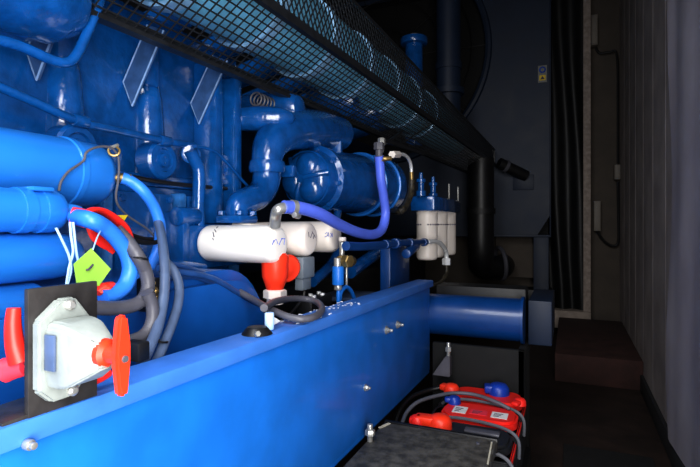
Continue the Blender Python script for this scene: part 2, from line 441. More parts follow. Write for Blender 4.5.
# ------------------------------------------------------------------ battery isolator on the rail
yi0 = P(27.5, 420, X=-.605).y; yi1 = P(97, 395, X=-.605).y
zi = zt(.45); zi1 = P(30, 289, X=-.605).z
iso = thing('isolator_switch', 'grey cast battery isolator with a red turn handle on a black plate', 'switch', (-.61, .45, zi))
pl = build('mounting_plate', MB().box(-.612, -.604, yi0, yi1, zi-.004, zi1, .0015), PLATE, iso)
build('plate_foot', MB().box(-.672, -.605, yi0-.03, yi1-.03, zi-.003, zi+.005, .0015), PLATE, iso)
ym_, zm_ = (yi0+yi1)/2-.005, P(66, 345.5, X=-.604).z
hw, hh = .040, .064
oct_ = [(ym_-hw, zm_-hh*.72), (ym_-hw*.55, zm_-hh), (ym_+hw*.25, zm_-hh), (ym_+hw, zm_-hh*.45), (ym_+hw, zm_+hh*.4), (ym_+hw*.25, zm_+hh), (ym_-hw*.25, zm_+hh), (ym_-hw, zm_+hh*.62)]
hs = build('housing_flange', MB().prism(oct_, 'X', -.604, -.590, .003), CASTAL, iso)
t = MB(); x_ = [-.592, -.572, -.558, -.533, -.520]; sc = [.92, .91, .84, .53, .35]; rings = []
base = [(-.030, -.046), (.030, -.046), (.034, -.036), (.034, .030), (.026, .044), (-.026, .044), (-.034, .036), (-.034, -.036)]
for x, s_ in zip(x_, sc):
    ring = [t.bm.verts.new((x, ym_+a*s_, zm_-.002+b*s_)) for a, b in base]
    if rings: t.bridge(rings[-1], ring)
    rings.append(ring)
t.bm.faces.new(rings[0]); t.bm.faces.new(rings[-1])
bmesh.ops.bevel(t.bm, geom=list(t.bm.edges), offset=.0025, segments=2, affect='EDGES')
build('housing', t, CASTAL, iso)
build('rating_label', MB().box(-.588, -.5700, ym_-.0350, ym_-.0315, zm_-.020, zm_+.024, .001), CONDB, iso, 'small blue-grey rating plate')
for dy, dz in ((.000, .055), (.004, -.056)):
    build('screw', MB().lathe((-.590, ym_+dy, zm_+dz), (1, 0, 0), [(0, 0), (0, .007), (.004, .007), (.007, .004), (.007, 0)], 16), STEEL, iso)
hd = build('handle', MB().lathe((-.527, ym_, zm_), (1, 0, 0), [(0, 0), (0, .018), (.006, .017), (.010, .0115), (.028, .0105), (.028, 0)], 24), ORNG, iso)
# T grip: upright tapered blade
yb, zb_ = ym_, zm_
t = MB().prism([(yb-.006, zb_-.048), (yb+.004, zb_-.050), (yb+.007, zb_-.046), (yb+.011, zb_-.01), (yb+.011, zb_+.012), (yb+.006, zb_+.047), (yb-.003, zb_+.050), (yb-.007, zb_+.046), (yb-.011, zb_+.01), (yb-.011, zb_-.012)], 'X', -.504, -.492, .003)
build('grip', t, ORNG, hd)
build('handle_screw', MB().lathe((-.493, ym_, zm_-.004), (1, 0, 0), [(0, 0), (0, .005), (.003, .004), (.003, 0)], 14), COND, hd)
def boot(pts, r, m=PINK): build('terminal_boot', MB().tube(pts, r, 16), m, iso, 'red rubber boot over the cable terminal')
boot([P(14, 308, X=-.645), P(13, 325, X=-.645), P(15, 345, X=-.645), P(20, 362, X=-.64)], [.008, .013], RED)
boot([P(26, 366, X=-.635), P(14, 368, X=-.65), P(6, 370, X=-.66)], [.012, .016], PINK)
boot([P(90, 380, X=-.625), P(100, 376, X=-.625), P(108, 372, X=-.625)], [.010, .008], RED)

# ------------------------------------------------------------------ engine
EY0, EY1 = -.6, 4.2
eng = thing('engine', 'large blue diesel engine block with ribbed cylinder heads behind the rail', 'engine', (-1.7, 1.8, -.9))
XB = -1.20
YC = 1.63
t = MB().box(-2.3, XB, EY0, YC, -.10, .66, .02).box(-2.2, XB+.02, EY0, YC, .115, .155, .008)
build('block', t, CAST, eng)
build('crankcase', MB().box(-2.3, XB+.02, EY0, YC-.01, -.60, .12, .02), CAST, eng)
build('rear_block', MB().box(-2.3, -1.52, YC-.02, EY1, -.60, .66, .02), PANELB, eng, 'rear half of the block, painted dark as shade')  # set back in dark paint, shade behind the elbow put into the colour
yb = [.89+.285*k for k in range(-4, 3)]
for y in yb:                                              # upright bosses with a plug below each
    t = MB().lathe((XB-.01, y, .13), (0, 0, 1), [(0, 0), (0, .056), (.16, .052), (.26, .045), (.30, .036), (.33, 0)], 24)
    t.box(XB-.02, XB+.035, y-.045, y+.01, .42, .62, .012)
    build('boss', t, CAST, eng)
    p = Vector((XB+.022, y-.02, P(153, 160, X=-1.15).z))
    build('core_plug', MB().lathe(p, (1, 0, 0), [(0, 0), (0, .058), (.050, .058), (.058, .051), (.058, .036), (.050, .033), (.050, .022), (.062, .020), (.062, .011), (.055, .009), (.055, 0)], 32), CAST, eng)
for y in [q-.10 for q in yb]:                             # gusset ribs: a plate across the block, caught light painted on its edge as a pale line
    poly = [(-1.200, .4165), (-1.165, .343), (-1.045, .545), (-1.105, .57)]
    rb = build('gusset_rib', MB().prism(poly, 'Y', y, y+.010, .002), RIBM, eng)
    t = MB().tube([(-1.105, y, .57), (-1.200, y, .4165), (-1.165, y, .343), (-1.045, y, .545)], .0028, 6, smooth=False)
    build('rib_edge', t, FINM, rb, 'pale edge of the rib, painted as caught light')
for k, y in enumerate(yb):                                # crankcase doors
    t = MB().box(XB+.01, XB+.045, y-.165, y+.055, -.19, .095, .008)
    dr = build('crankcase_door', t, CAST, eng)
    for dy in (-.145, .035):
        for dz in (-.17, .075): build('bolt', MB().hexn((XB+.044, y+dy, dz), (1, 0, 0), .011, .010), CAST, dr)
    t = MB().box(XB+.01, XB+.06, y+.068, y+.100, -.20, -.055, .008).box(XB+.01, XB+.06, y+.068, y+.100, -.035, .10, .008)
    build('column', t, FLNG2, eng, 'paler upright rib')
rr_ = .2; arc = [(1.34-rr_+rr_*math.sin(a), -.128-rr_+rr_*math.cos(a)) for a in [i*PI/16 for i in range(9)]]
build('sump_front', MB().prism([(-.6, -.9), (-.6, -.128)]+arc+[(1.34, -.9)], 'X', -2.0, -.86, .03), SUMPB, eng, 'bright blue rounded sump side')
build('sump', MB().box(-2.0, -1.05, 1.28, 3.9, -.95, -.25, .03), BLK, eng, 'rear sump, painted black as shade')  # black instead of blue: shade below the filters put into the colour
build('mounting_foot', MB().box(-.80, -.75, 2.16, 2.46, -.60, -.09, .006), SHADEB, eng)
# head-side hardware at upper corner
c = P(52, 5, X=-1.02)
build('charge_air_housing', MB().lathe((-1.06, -.5, c.z+.03), (0, 1, 0), [(0, 0), (0, .11), (1.18, .11), (1.25, .10), (1.30, .07), (1.32, 0)], 32), CAST, eng)
t = MB().tube(PS([(-10, 38), (20, 46), (52, 60), (68, 62), (78, 52), (87, 33), (97, 9), (100, 0)], -1.02), .0115, 12)
build('bent_pipe', t, CAST, eng)
# lube rail running along the block with clips
t = MB().tube(PS([(-12, 82), (30, 100), (80, 122), (120, 131), (160, 140), (195, 146)], -1.115), .011, 10)
t.tube(PS([(195, 146), (214, 151), (228, 164), (242, 180), (253, 192)], -1.06), .0055, 8)
for q in ((80, 121), (165, 141)):
    p = P(q[0], q[1], X=-1.115); t.cyl(p-Vector((0, .02, 0)), p+Vector((0, .02, 0)), .016, 12)
build('oil_gallery_pipe', t, CAST, eng)
build('loom', MB().tube(PS([(134, 177), (160, 182), (195, 186), (240, 190), (262, 196)], -1.12), .0065, 8), RUB, eng)
# dropped pipe into filter head
t = MB().tube(PS([(190, 150), (193, 157), (198, 168), (199, 182), (198.5, 205), (198.5, 226)], -1.10), .021, 16)
t.cyl(P(188, 153, X=-1.16), P(191, 154, X=-1.10), .032, 20)
build('drop_pipe', t, CAST, eng)
# horizontal stub, spring stack under guard
p = P(238, 119, X=-1.12); q = P(276, 118, X=-.99)
build('air_stub', MB().lathe(p, q-p, [(-.08, .0), (-.08, .050), (.0, .050), (.0, .043), (.08, .046), (.15, .04), (.20, .022), (.215, 0)], 28), CAST, eng)
build('flange_column', MB().box(-1.2, -1.08, P(231, 100, X=-1.1).y, P(238, 100, X=-1.1).y, .0, .52, .01).box(-1.2, -1.10, P(216, 100, X=-1.1).y, P(224, 100, X=-1.1).y, .0, .56, .01), CAST, eng)
p = P(256, 99, X=-1.06); t = MB()
for i in range(5): t.torus(p+Vector((.0, i*.022, 0)), (0, 1, 0), .024, .0035, 18, 6)
build('spring', t, COND, eng, 'grey coil spring')
for a, b, y_ in ((292, 116, -1.0), (350, 108, -.95), (372, 118, -.95)):
    p = P(a, b, X=y_); build('head_lug', MB().lathe(p+Vector((-.2, 0, .03)), (1, 0, 0), [(0, 0), (0, .075), (.19, .07), (.235, .045), (.245, 0)], 24), CAST, eng)

# ---- filter head and three white oil filters
XF0, XF1 = -1.07, -.798
FY = [1.29, 1.49, 1.69]
zf = P(285, 244.5, X=-.78).z
rf = .058
for i, y in enumerate(FY[:3]):
    pass
t = MB().box(-1.17, -1.075, FY[0]-.075, FY[2]+.10, zf-.085, zf+.060, .015).box(-1.17, -1.08, FY[0]-.10, FY[0]-.06, zf-.10, zf+.10, .01)
t.cyl((-1.10, FY[0]-.11, zf+.085), (-1.10, FY[0]-.02, zf+.085), .03)
build('filter_head', t, CAST, eng)
def oil_filter(y, k, label):
    zz = zf+[0, .010, .013][k]
    r = thing('oil_filter', label, 'oil filter', ((XF0+XF1)/2, y, zz-rf), 'spin-on oil filters')
    L = XF1-XF0; e = .026
    prof = [(-.012, 0), (-.012, rf*.55), (0, rf*.55), (0, rf*.80)]
    prof += [(e*.8*(1-math.cos(a)), rf*.80+rf*.20*math.sin(a)) for a in [j*PI/10 for j in range(1, 6)]]
    prof += [(L-e+e*math.sin(a), rf-rf*.30*(1-math.cos(a))) for a in [j*PI/12 for j in range(0, 7)]]
    prof += [(L+.002, rf*.4), (L+.002, 0)]
    build('canister', MB().lathe((XF0, y, zz), (1, 0, 0), prof, 48), WHITE if k == 0 else CREAM, r)
    build('seal_ring', MB().lathe((XF0-.008, y, zz), (1, 0, 0), [(0, rf*.5), (0, rf*.72), (.008, rf*.72), (.008, rf*.5)], 32), RUB, r)
    return r, zz
scr = [[((273, 243), (276, 239), (278, 244)), ((279, 245), (282, 238)), ((281, 239), (285, 238.5)), ((284.6, 239), (284, 245)), ((272, 245), (274, 240))],
       [((308.5, 232), (309, 237)), ((310.5, 238), (312.5, 232)), ((312, 231.5), (314, 235), (313.2, 239)), ((314.5, 235), (315.4, 238))],
       [((325, 234), (327, 232), (327.5, 236)), ((328.5, 232.5), (329, 237)), ((330.5, 233), (331.5, 235), (330.5, 237.4)), ((324.6, 237), (328, 235.5)), ((332, 233), (332.6, 237))]]
labs = ['white spin-on oil filter at the front of the row of three, with faint blue handwriting',
        'middle cream oil filter of the row of three, under the violet hose end',
        'rearmost cream oil filter of the row of three, with blue handwriting on its end']
for k in range(3):
    r, zz = oil_filter(FY[k], k, labs[k])
    t = MB()
    for st in scr[k]:
        t.tube([onx(a, b, FY[k], zz, rf+.0008) for a, b in st], .0011, 5, smooth=False)
    build('handwriting', t, INKD if k == 1 else INKB, r, 'hand-written marker note')
    if k == 0:
        t = MB()
        for st in (((213, 232), (214, 237)), ((214.5, 229.5), (216, 232)), ((212.5, 238), (213.5, 240)), ((216.5, 228), (218, 226.6))): t.tube([onx(a, b, FY[0], zz, rf+.0008) for a, b in st], .0013, 5, smooth=False)
        build('printed_text', t, INKD, r)

# ---- red sensor below filters
sx = -.83
p = P(279, 276, X=sx)
sn = thing('oil_drain_sensor', 'orange-red valve body with a hex nut under the white oil filters', 'valve', P(276, 300, X=sx))
z1_, z0_ = P(276, 266, X=sx).z, P(276, 289, X=sx).z
build('body', MB().lathe((P(275, 1, X=sx).x, P(275, 280, X=sx).y, z0_), (0, 0, 1), [(0, 0), (0, .026), (.02, .033), (.04, .040), (z1_-z0_+.03, .042), (z1_-z0_+.04, .034), (z1_-z0_+.04, 0)], 24), ORNG, sn)
q = P(286, 268, X=sx)
build('disc', MB().lathe(q, (.75, -.6, -.15), [(-.03, 0), (-.03, .034), (-.004, .044), (.008, .046), (.016, .040), (.016, .024), (.022, .016), (.022, 0)], 28), ORNG, sn)
t = MB().hexn((P(275, 1, X=sx).x, P(275, 280, X=sx).y, z0_-.026), (0, 0, 1), .036, .026).lathe((P(275, 1, X=sx).x, P(275, 280, X=sx).y, z0_-.045), (0, 0, 1), [(0, 0), (0, .026), (.02, .026), (.02, 0)], 20)
build('hex_nut', t, CREAM, sn, 'pale hex nut')
# ---- grey connector
gx = -.82; a = P(298, 279, X=gx); b = P(310, 256, X=gx)
gc = thing('connector_box', 'grey rectangular connector with a wire hanging under the cream filters', 'connector', a)
build('body', MB().box(gx-.03, gx+.02, a.y, b.y, a.z, b.z, .006), GREYB, gc)
build('cap', MB().box(gx-.02, gx+.012, a.y+.012, b.y-.012, a.z-.04, a.z, .004), GREYB, gc)
build('wire', MB().tube([(gx, (a.y+b.y)/2, a.z-.03), (gx, (a.y+b.y)/2-.01, a.z-.07), (gx-.02, a.y-.03, a.z-.12)], .006, 8), RUB, gc)

# ---- big coolant elbow
cp = thing('coolant_elbow', 'thick blue cast coolant pipe bending down onto its flange above the oil filters', 'pipe', P(245, 222, X=-1.0))
EX = -1.0
pts = [P(q[0], q[1], X=EX) for q in ((237, 216), (237, 209), (240, 203.5), (249, 200), (259, 195), (265, 185), (267, 172), (267, 158), (271, 144), (282, 133), (299, 129), (318, 130), (338, 134))]
build('pipe', MB().tube(pts, [.036, .038, .042, .046, .048, .050, .052, .056, .064, .074, .082, .084, .080], 24, 7), CAST, cp)
build('joint_collar', MB().lathe(P(267, 173, X=EX), pts[7]-pts[6], [(0, .05), (0, .062), (.012, .066), (.03, .066), (.042, .062), (.042, .05)], 28).box(EX+.02, EX+.075, P(278, 170, X=EX).y-.012, P(278, 170, X=EX).y+.012, P(278, 178, X=EX).z, P(278, 166, X=EX).z, .006), CAST, cp)
fz = P(237, 215, X=EX)
build('flange', MB().box(fz.x-.05, fz.x+.05, fz.y-.05, fz.y+.05, fz.z-.028, fz.z, .008), CAST, cp)
for dx in (-.036, .036):
    for dy in (-.036, .036): build('bolt', MB().hexn((fz.x+dx, fz.y+dy, fz.z), (0, 0, 1), .013, .014), CAST, cp)
build('pale_gasket', MB().box(fz.x+.0, fz.x+.075, fz.y-.03, fz.y+.10, fz.z-.046, fz.z-.028, .003), CREAM, cp)

# ---- water pump
pa = P(306, 179, X=-1.0); pb = P(364, 185, X=-.95)
wp = thing('water_pump', 'round blue water pump with a domed lobed cover beside the coolant elbow', 'pump', pa+Vector((0, 0, -.14)))
ax = (pb-pa).normalized(); Lp = (pb-pa).length
build('body', MB().lathe(pa, ax, [(0, 0), (0, .118), (.02, .123), (.05, .125), (.06, .146), (.085, .146), (.09, .134), (Lp*.6, .140), (Lp, .150), (Lp+.2, .15), (Lp+.2, 0)], 48), CAST, wp)
build('clamp_ring', MB().torus(pa+ax*(Lp-.06), ax, .150, .009, 48, 8), TUBEB, wp)
build('clamp_ring', MB().torus(pa+ax*(Lp+.10), ax, .154, .007, 48, 8), TUBEB, wp)
cv = build('cover', MB().lathe(pa, -ax, [(-.02, .112), (.0, .112), (.015, .104), (.03, .085), (.04, .05), (.044, 0)], 40), CAST, wp)
x_v, y_v, _ = frame(ax)
for k in range(3):
    a = k*PI*2/3+.9; d = x_v*math.cos(a)+y_v*math.sin(a); d2 = x_v*math.cos(a+1)+y_v*math.sin(a+1)
    build('lobe', MB().lathe(pa+d*.055+ax*.004, -ax+d*.25, [(0, .058), (.03, .054), (.045, .042), (.053, .022), (.056, 0)], 24), CAST, cv)
    build('rib', MB().tube([pa-ax*.040+d2*.015, pa-ax*.034+d2*.07, pa-ax*.005+d2*.112], [.010, .013], 10), CAST, cv)
for k in range(8):
    a = k*PI/4+.15; d = x_v*math.cos(a)+y_v*math.sin(a)
    build('bolt', MB().hexn(pa+ax*.062+d*.130, -ax, .012, .016), CAST, wp)
b_ = P(342, 160, X=-.93)
build('bracket', MB().box(-1.1, -.93, b_.y-.012, b_.y+.012, pa.z-.03, pa.z+.20, .006), CAST, wp)

# ---- violet hose
vx = -.72
vh = thing('coolant_hose', 'violet-blue rubber hose sweeping from the oil filters up to the exhaust guard', 'hose', P(380, 236, X=vx))
build('hose_body', MB().tube(PS([(284, 207, -.76), (300, 208, -.74), (320, 214, -.72), (340, 225), (358, 232.5), (373, 234.5), (382, 229), (385.5, 214), (383.5, 196), (381, 180), (380, 166), (379, 156)], vx), .0195, 20, 8), PURP, vh)
build('steel_elbow', MB().tube(PS([(275, 226, -.80), (275.5, 217, -.79), (278, 210, -.77), (286, 207.3, -.76)]), .0165, 16), STEEL, vh, 'bright metal elbow end')
d = P(300, 208, X=-.74)-P(290, 207, X=-.755)
build('hose_clamp', MB().lathe(P(291, 207.2, X=-.752), d, [(0, .018), (0, .0225), (.016, .0225), (.016, .018)], 24).cyl(P(294, 215, X=-.735), P(299, 216, X=-.735), .009), STEEL, vh)
p = P(380, 162, X=vx)
build('hose_clamp', MB().lathe(p, (0, 0, 1), [(0, .019), (0, .024), (.022, .024), (.022, .019)], 24).cyl(p+Vector((.02, -.02, .01)), p+Vector((.05, .0, .012)), .010, 12), BRASS, vh)
p = P(379, 157, X=vx)
build('end_fitting', MB().cyl(p, p+Vector((0, 0, .06)), .015).hexn(p+Vector((0, 0, .03)), (0, 0, 1), .022, .03), COND, vh)
p = P(381.5, 138, X=vx)
build('union', MB().hexn(p-Vector((0, 0, .03)), (0, 0, 1), .016, .03).cyl(p-Vector((0, 0, .06)), p, .009), STEEL, vh)

# ---- crane-neck steel fitting with black hose
hx = -.72
ch = thing('oil_return_hose', 'black hose with a curved bright steel neck below the exhaust guard', 'hose', P(400, 212, X=hx))
build('steel_neck', MB().tube(PS([(397, 154.5), (403, 154.5), (408, 158), (411, 166), (411.5, 178)], hx), .0085, 12), CHROME, ch)
p = P(392, 154.5, X=hx); q = P(399, 154.5, X=hx)
build('neck_nut', MB().hexn(p, q-p, .017, (q-p).length), CREAM, ch)
build('crimp', MB().tube(PS([(411.3, 172), (411.6, 182)], hx), .012, 12, smooth=False), BRASS, ch)
build('hose_body', MB().tube(PS([(411.5, 180), (411, 192), (407, 203), (401, 211), (396, 211.5, -.78), (391, 210, -.86)], hx), .016, 14), BRAID, ch)

# ---- fuel filters (upright trio)
yf = [2.80, 3.05, 3.30]; xf = -.75; rfu = .060; zt0, zb0 = .072, -.205
fh = thing('fuel_valve_block', 'blue fuel valve block with upright valves above three white filters', 'valve block', (xf, 3.05, zt0))
build('manifold', MB().box(xf-.07, xf+.07, yf[0]-.10, yf[2]+.12, zt0, zt0+.085, .012), CAST, fh)
for a, zz in ((421, 182), (433, 184)):
    p = P(a, 200, X=xf)
    build('valve', MB().lathe((xf, p.y, zt0+.08), (0, 0, 1), [(0, 0), (0, .028), (.03, .028), (.035, .018), (.075, .018), (.078, .026), (.095, .026), (.1, .012), (.13, .010), (.13, 0)], 20), CAST, fh)
for a in (449, 458):
    p = P(a, 197, X=xf)
    build('rod', MB().cyl((xf, p.y, zt0+.08), (xf, p.y, zt0+.20), .007, 10), STEEL, fh)
def fuel_filter(y):
    r = thing('fuel_filter', 'x', 'fuel filter', (xf, y, zb0), 'white upright fuel filters')
    L = zt0-zb0
    prof = [(0, 0), (0, rfu*.6)]+[(.022*(1-math.cos(a)), rfu*(.72+.28*math.sin(a))) for a in [j*PI/12 for j in range(0, 7)]]+[(L-.012, rfu), (L-.006, rfu*1.03), (L, rfu*1.03), (L, 0)]
    build('canister', MB().lathe((xf, y, zb0), (0, 0, 1), prof, 40), CREAM, r)
    t = MB()
    for k in range(26):
        if k % 7 in (5, 6): continue
        a = 2*PI*k/26
        for zz in (zt0-.075,):
            c = Vector((xf+rfu*1.003*math.cos(a), y+rfu*1.003*math.sin(a), zz))
            t.cyl(c-Vector((0, 0, .004)), c+Vector((0, 0, .004)), .0045, 6, 0)
    build('printed_band', t, INKD, r)
    return r
f0 = fuel_filter(yf[0]); f0['label'] = 'white upright fuel filter at the near end of the trio, behind the steel elbow'
dup(f0, (0, yf[1]-yf[0], 0), 'white upright fuel filter in the middle of the trio')
dup(f0, (0, yf[2]-yf[0], 0), 'white upright fuel filter at the far end of the trio, beside the black radiator hose')

# ---- blue fuel line with steel elbow and braided hose
lx = -.70
fl = thing('fuel_line', 'blue fuel pipe with a side branch and a bright steel elbow hose', 'pipe', P(400, 290, X=lx))
build('pipe', MB().tube(PS([(346, 246), (362, 246.5), (380, 245), (400, 243), (426, 242)], lx), .016, 14), SHADEB, fl)
for a, b, rr in ((386, 244.4, .020), (396, 243.4, .023), (410, 242.8, .022), (424, 242.2, .021)):
    p = P(a, b, X=lx); build('coupling', MB().cyl(p-Vector((0, .022, 0)), p+Vector((0, .022, 0)), rr, 14), SHADEB, fl)
build('branch', MB().cyl(P(416, 246, X=lx), P(406, 254, X=lx+.02), .022, 14), SHADEB, fl)
build('steel_elbow', MB().tube(PS([(428, 242, -.70), (436, 241.5, -.68), (442, 245, -.665), (446, 252, -.66), (446.5, 259, -.66)]), .0125, 14), CHROME, fl)
p = P(446.5, 264, X=-.66)
build('elbow_nut', MB().hexn(p-Vector((0, 0, .005)), (0, 0, 1), .026, .04), CHROME, fl)
build('braided_hose', MB().tube(PS([(446.5, 264, -.66), (446, 274, -.66), (440, 283, -.67), (428, 286, -.69), (412, 285, -.70), (400, 287, -.70), (390, 290, -.70)]), .013, 12, rib=.1), BRAID, fl)

# ---- drain cock assembly
dx_ = -.74
dk = thing('drain_cock', 'upright brass and steel drain cock standing behind the rail', 'valve', P(342, 302, X=dx_))
def up(a, y0, y1, r, m, nm, lab=None, X=dx_, n=14):
    p = P(a, y1, X=X); q = P(a, y0, X=X); q = Vector((p.x, p.y, q.z))
    return build(nm, MB().cyl(p, q, r, n), m, dk, lab)
up(342.5, 237, 241.5, .014, CREAM, 'cap'); up(342, 242, 262, .010, STEEL, 'stem')
p = P(340, 261, X=dx_); q = P(352, 261, X=dx_)
build('valve_body', MB().cyl(p, q, .020, 16).hexn(P(345, 261, X=dx_+.02), (1, -.3, 0), .024, .025), BRASS, dk)
up(337.5, 258, 270, .013, STEEL, 'nipple'); up(338, 266, 285, .021, BLUE, 'blue_barrel'); up(338, 284, 290, .014, STEEL, 'lower_nut')
up(338.5, 289, 303, .008, BLUE, 'tail_pipe')
build('drip_tube', MB().tube(PS([(339, 302), (341, 292), (346, 287), (351, 291), (355, 301)], dx_), .008, 10), BLUE, dk)
up(346.5, 266, 286, .005, STEEL, 'rod')
dp = thing('cross_pipes', 'pair of dark blue pipes slanting behind the drain cock', 'pipe', P(330, 290, X=-.9))
build('pipe', MB().tube(PS([(350, 272), (370, 258), (392, 244)], -.88), .03, 16), CAST, dp)
build('pipe', MB().tube(PS([(312, 282), (330, 266), (342, 246)], -.92), .022, 16), CAST, dp)
build('pipe', MB().tube(PS([(340, 200), (336, 222), (333, 250)], -.95), .018, 14), CAST, dp)

# ------------------------------------------------------------------ exhaust manifold and its guard
ex = thing('exhaust_manifold', 'exhaust manifold in blue paled to look lit, with bright bands inside the mesh guard', 'exhaust', (-.97, 1.5, .6))
mr_ = .150; MD = Vector((.032, 1, -.010))
def mc(y): return Vector((-1.03+.032*y, y, .755-.010*y))
build('main_pipe', MB().lathe(mc(-.5), MD, [(0, 0), (0, mr_), (4.6, mr_), (4.6, 0)], 40), MANI, ex)
for y in [.62, 1.02, 1.36, 1.72, 2.08, 2.44, 2.8, 3.15]:
    build('band', MB().lathe(mc(y), MD, [(0, mr_), (.004, mr_+.010), (.050, mr_+.010), (.054, mr_)], 40), MANIB, ex)
for y in [1.745+.285*k for k in range(-3, 6)]:
    build('branch_pipe', MB().tube([(-1.55, y+.12, .62), (-1.3, y+.12, .68), (-1.05+.032*y, y+.12, .73)], .05, 16), CAST, ex)
gd = thing('exhaust_guard', 'long black wire mesh guard hanging over the exhaust manifold', 'guard', (-.9, 2.6, .5))
E1, E2, E3 = 1, 2, 3
GY0, GY1 = .1, 5.12
def at(e, y):
    if e == 1: return Vector((-1.05+.0316*y, y, .490))
    if e == 2: return Vector((-.85+.033*y, y, .656-.0152*y))
    return Vector((-.85+.033*y, y, .97-.046*y))
t = MB(); t.bar(at(E1, GY0), at(E1, GY1), .03, .012); t.bar(at(E1, GY0)+Vector((0, 0, .012)), at(E1, GY1)+Vector((0, 0, .012)), .006, .03)
build('lower_edge_strip', t, GUARD, gd)
t = MB().bar(at(E2, GY0), at(E2, GY1), .020, .012).bar(at(E2, GY0)+Vector((.004, 0, .012)), at(E2, GY1)+Vector((.004, 0, .012)), .008, .026)
build('corner_angle', t, GUARD, gd)
t = MB().bar(at(E3, GY0), at(E3, GY1), .008, .014)
build('upper_edge_strip', t, GUARD, gd)
t = MB(); y = GY0; w = .0030; nl = 10
while y < GY1: t.bar(at(E1, y), at(E2, y), w, w); y += .030
for k in range(1, nl): t.bar(at(E1, GY0).lerp(at(E2, GY0), k/nl), at(E1, GY1).lerp(at(E2, GY1), k/nl), w*1.2, w*1.2)
build('lower_mesh', t, GUARD, gd)
t = MB(); y = GY0; w = .0036
while y < GY1-.18:
    t.bar(at(E2, y), at(E3, y+.17), w, w); t.bar(at(E3, y), at(E2, y+.17), w, w); y += .030
build('upper_mesh', t, GUARD, gd)
for y in (2.95, 4.1): build('cross_brace', MB().bar(at(E1, y), at(E2, y), .014, .006), GUARD, gd)
build('end_plate', MB().slab([at(E1, GY1), at(E2, GY1), at(E3, GY1), (-.89, GY1, .735)], .006), GUARD, gd)
t = MB()
a = P(383, 140, X=-.80); b = P(424, 154, X=-.80); t.bar(a, b, .012, .018)
t.bar(P(386, 143, X=-.8), P(402, 132, X=-.83), .008, .012)
build('stay_bar', t, GUARD, gd)
# black breather pipe from guard to radiator
p0 = P(499, 163, Y=5.05); p1 = P(526, 176, Y=YR)
bt = thing('breather_tube', 'short black tube running from the guard end to the radiator', 'tube', p1)
build('tube_body', MB().tube([p0, (p0+p1)/2, p1+(p1-p0)*.0], .055, 18), RUB, bt)
build('clip', MB().lathe(p0.lerp(p1, .2), p1-p0, [(0, .05), (0, .062), (.03, .062), (.03, .05)], 20), COND, bt)

# ------------------------------------------------------------------ blue vessels beside the camera
v1 = thing('heat_exchanger', 'thickest pale blue cylinder with a wire clipped round its domed end', 'heat exchanger', (-1.0, .3, .04))
ye = P(119, 177, X=-1.0).y-.055; zc1 = .112
build('shell', MB().lathe((-1.0, -.7, zc1), (0, 1, 0), [(0, 0), (0, .075), (.7+ye-.10, .073), (.7+ye-.098, .076), (.7+ye-.085, .076), (.7+ye-.083, .072), (.7+ye-.025, .071), (.7+ye-.008, .064), (.7+ye, .05), (.7+ye+.004, 0)], 48), TUBEB, v1)
p = P(3, 162, X=-.94); build('plug', MB().hexn(p-Vector((.02, 0, 0)), (1, -.3, 0), .012, .03), TUBEB, v1)
p = P(18, 174, X=-.935); build('plug', MB().hexn(p-Vector((.02, 0, 0)), (1, -.3, 0), .006, .025), TUBEB, v1)
v2 = thing('cooler_tube', 'slim pale blue tube with a stepped end cap just under the thickest cylinder', 'tube', (-.88, .2, -.02))
ye = P(69, 212, X=-.88).y-.02
build('shell', MB().lathe((-.88, -.7, .024), (0, 1, 0), [(0, 0), (0, .038), (.7+ye-.085, .038)] + [(.7+ye-.085, .0405), (.7+ye-.065, .0405), (.7+ye-.065, .038), (.7+ye-.045, .038), (.7+ye-.045, .0405), (.7+ye-.02, .0405), (.7+ye-.006, .034), (.7+ye, 0)], 40), TUBEB, v2)
build('end_union', MB().tube([(-.875, ye-.02, .022), (-.865, ye+.01, .022), (-.86, ye+.025, .018)], .016, 14).box(-.905, -.85, ye-.07, ye-.03, .058, .066, .003), TUBEB, v2)
v3 = thing('cooler_tube', 'blue tube behind the pale wires, between the slim tube and the black plate', 'tube', (-.9, .2, -.11))
ye = P(76, 258, X=-.90).y
build('shell', MB().lathe((-.90, -.7, -.060), (0, 1, 0), [(0, 0), (0, .044), (.7+ye-.05, .044), (.7+ye-.02, .040), (.7+ye, .025), (.7+ye, 0)], 40), TUBEB, v3)
v4 = thing('cooler_tube', 'lowest blue tube, partly hidden by the black plate', 'tube', (-.9, .2, -.19))
build('shell', MB().lathe((-.90, -.7, -.142), (0, 1, 0), [(0, 0), (0, .036), (1.30, .036), (1.33, .02), (1.33, 0)], 40), TUBEB, v4)

# wires, hoses and cables between vessels and isolator
solo('sensor_wire', MB().tube(PS([(59, 191), (61, 182), (68, 172), (78, 165), (84, 160), (86, 153), (94, 148), (105, 146.5), (113, 149), (118, 157), (119, 168), (118, 182), (116, 195), (118, 205), (128, 216), (146, 228), (156, 238)], -.915), .0026, 8), COND, 'thin grey wire looped over the domed end of the thickest cylinder', 'wire')
bh = thing('fuel_hose', 'blue rubber hose arching from the thick cylinder end down beside the doors', 'hose', P(147, 276, X=-.9))
build('hose_body', MB().tube(PS([(122, 178, -.93), (130, 181, -.92), (143, 191), (154, 207), (160, 226), (159, 246), (153, 262), (143, 276), (130, 284)], -.90), .0135, 18, 8), HOSEB, bh)
p = P(123, 178, X=-.93)
build('end_fitting', MB().tube([p+Vector((-.02, -.015, 0)), p, p+Vector((.012, .012, -.002))], .011, 12, smooth=False), BRASS, bh)
bh2 = thing('fuel_hose', 'blue rubber hose with a pink taped end curving down behind the lime tag', 'hose', P(104, 298, X=-.78))
build('hose_body', MB().tube(PS([(76, 217, -.84), (90, 220), (104, 227), (117, 239), (127, 254), (130, 270), (125, 285), (114, 294), (103, 298)], -.79), .0155, 18, 8), HOSEB, bh2)
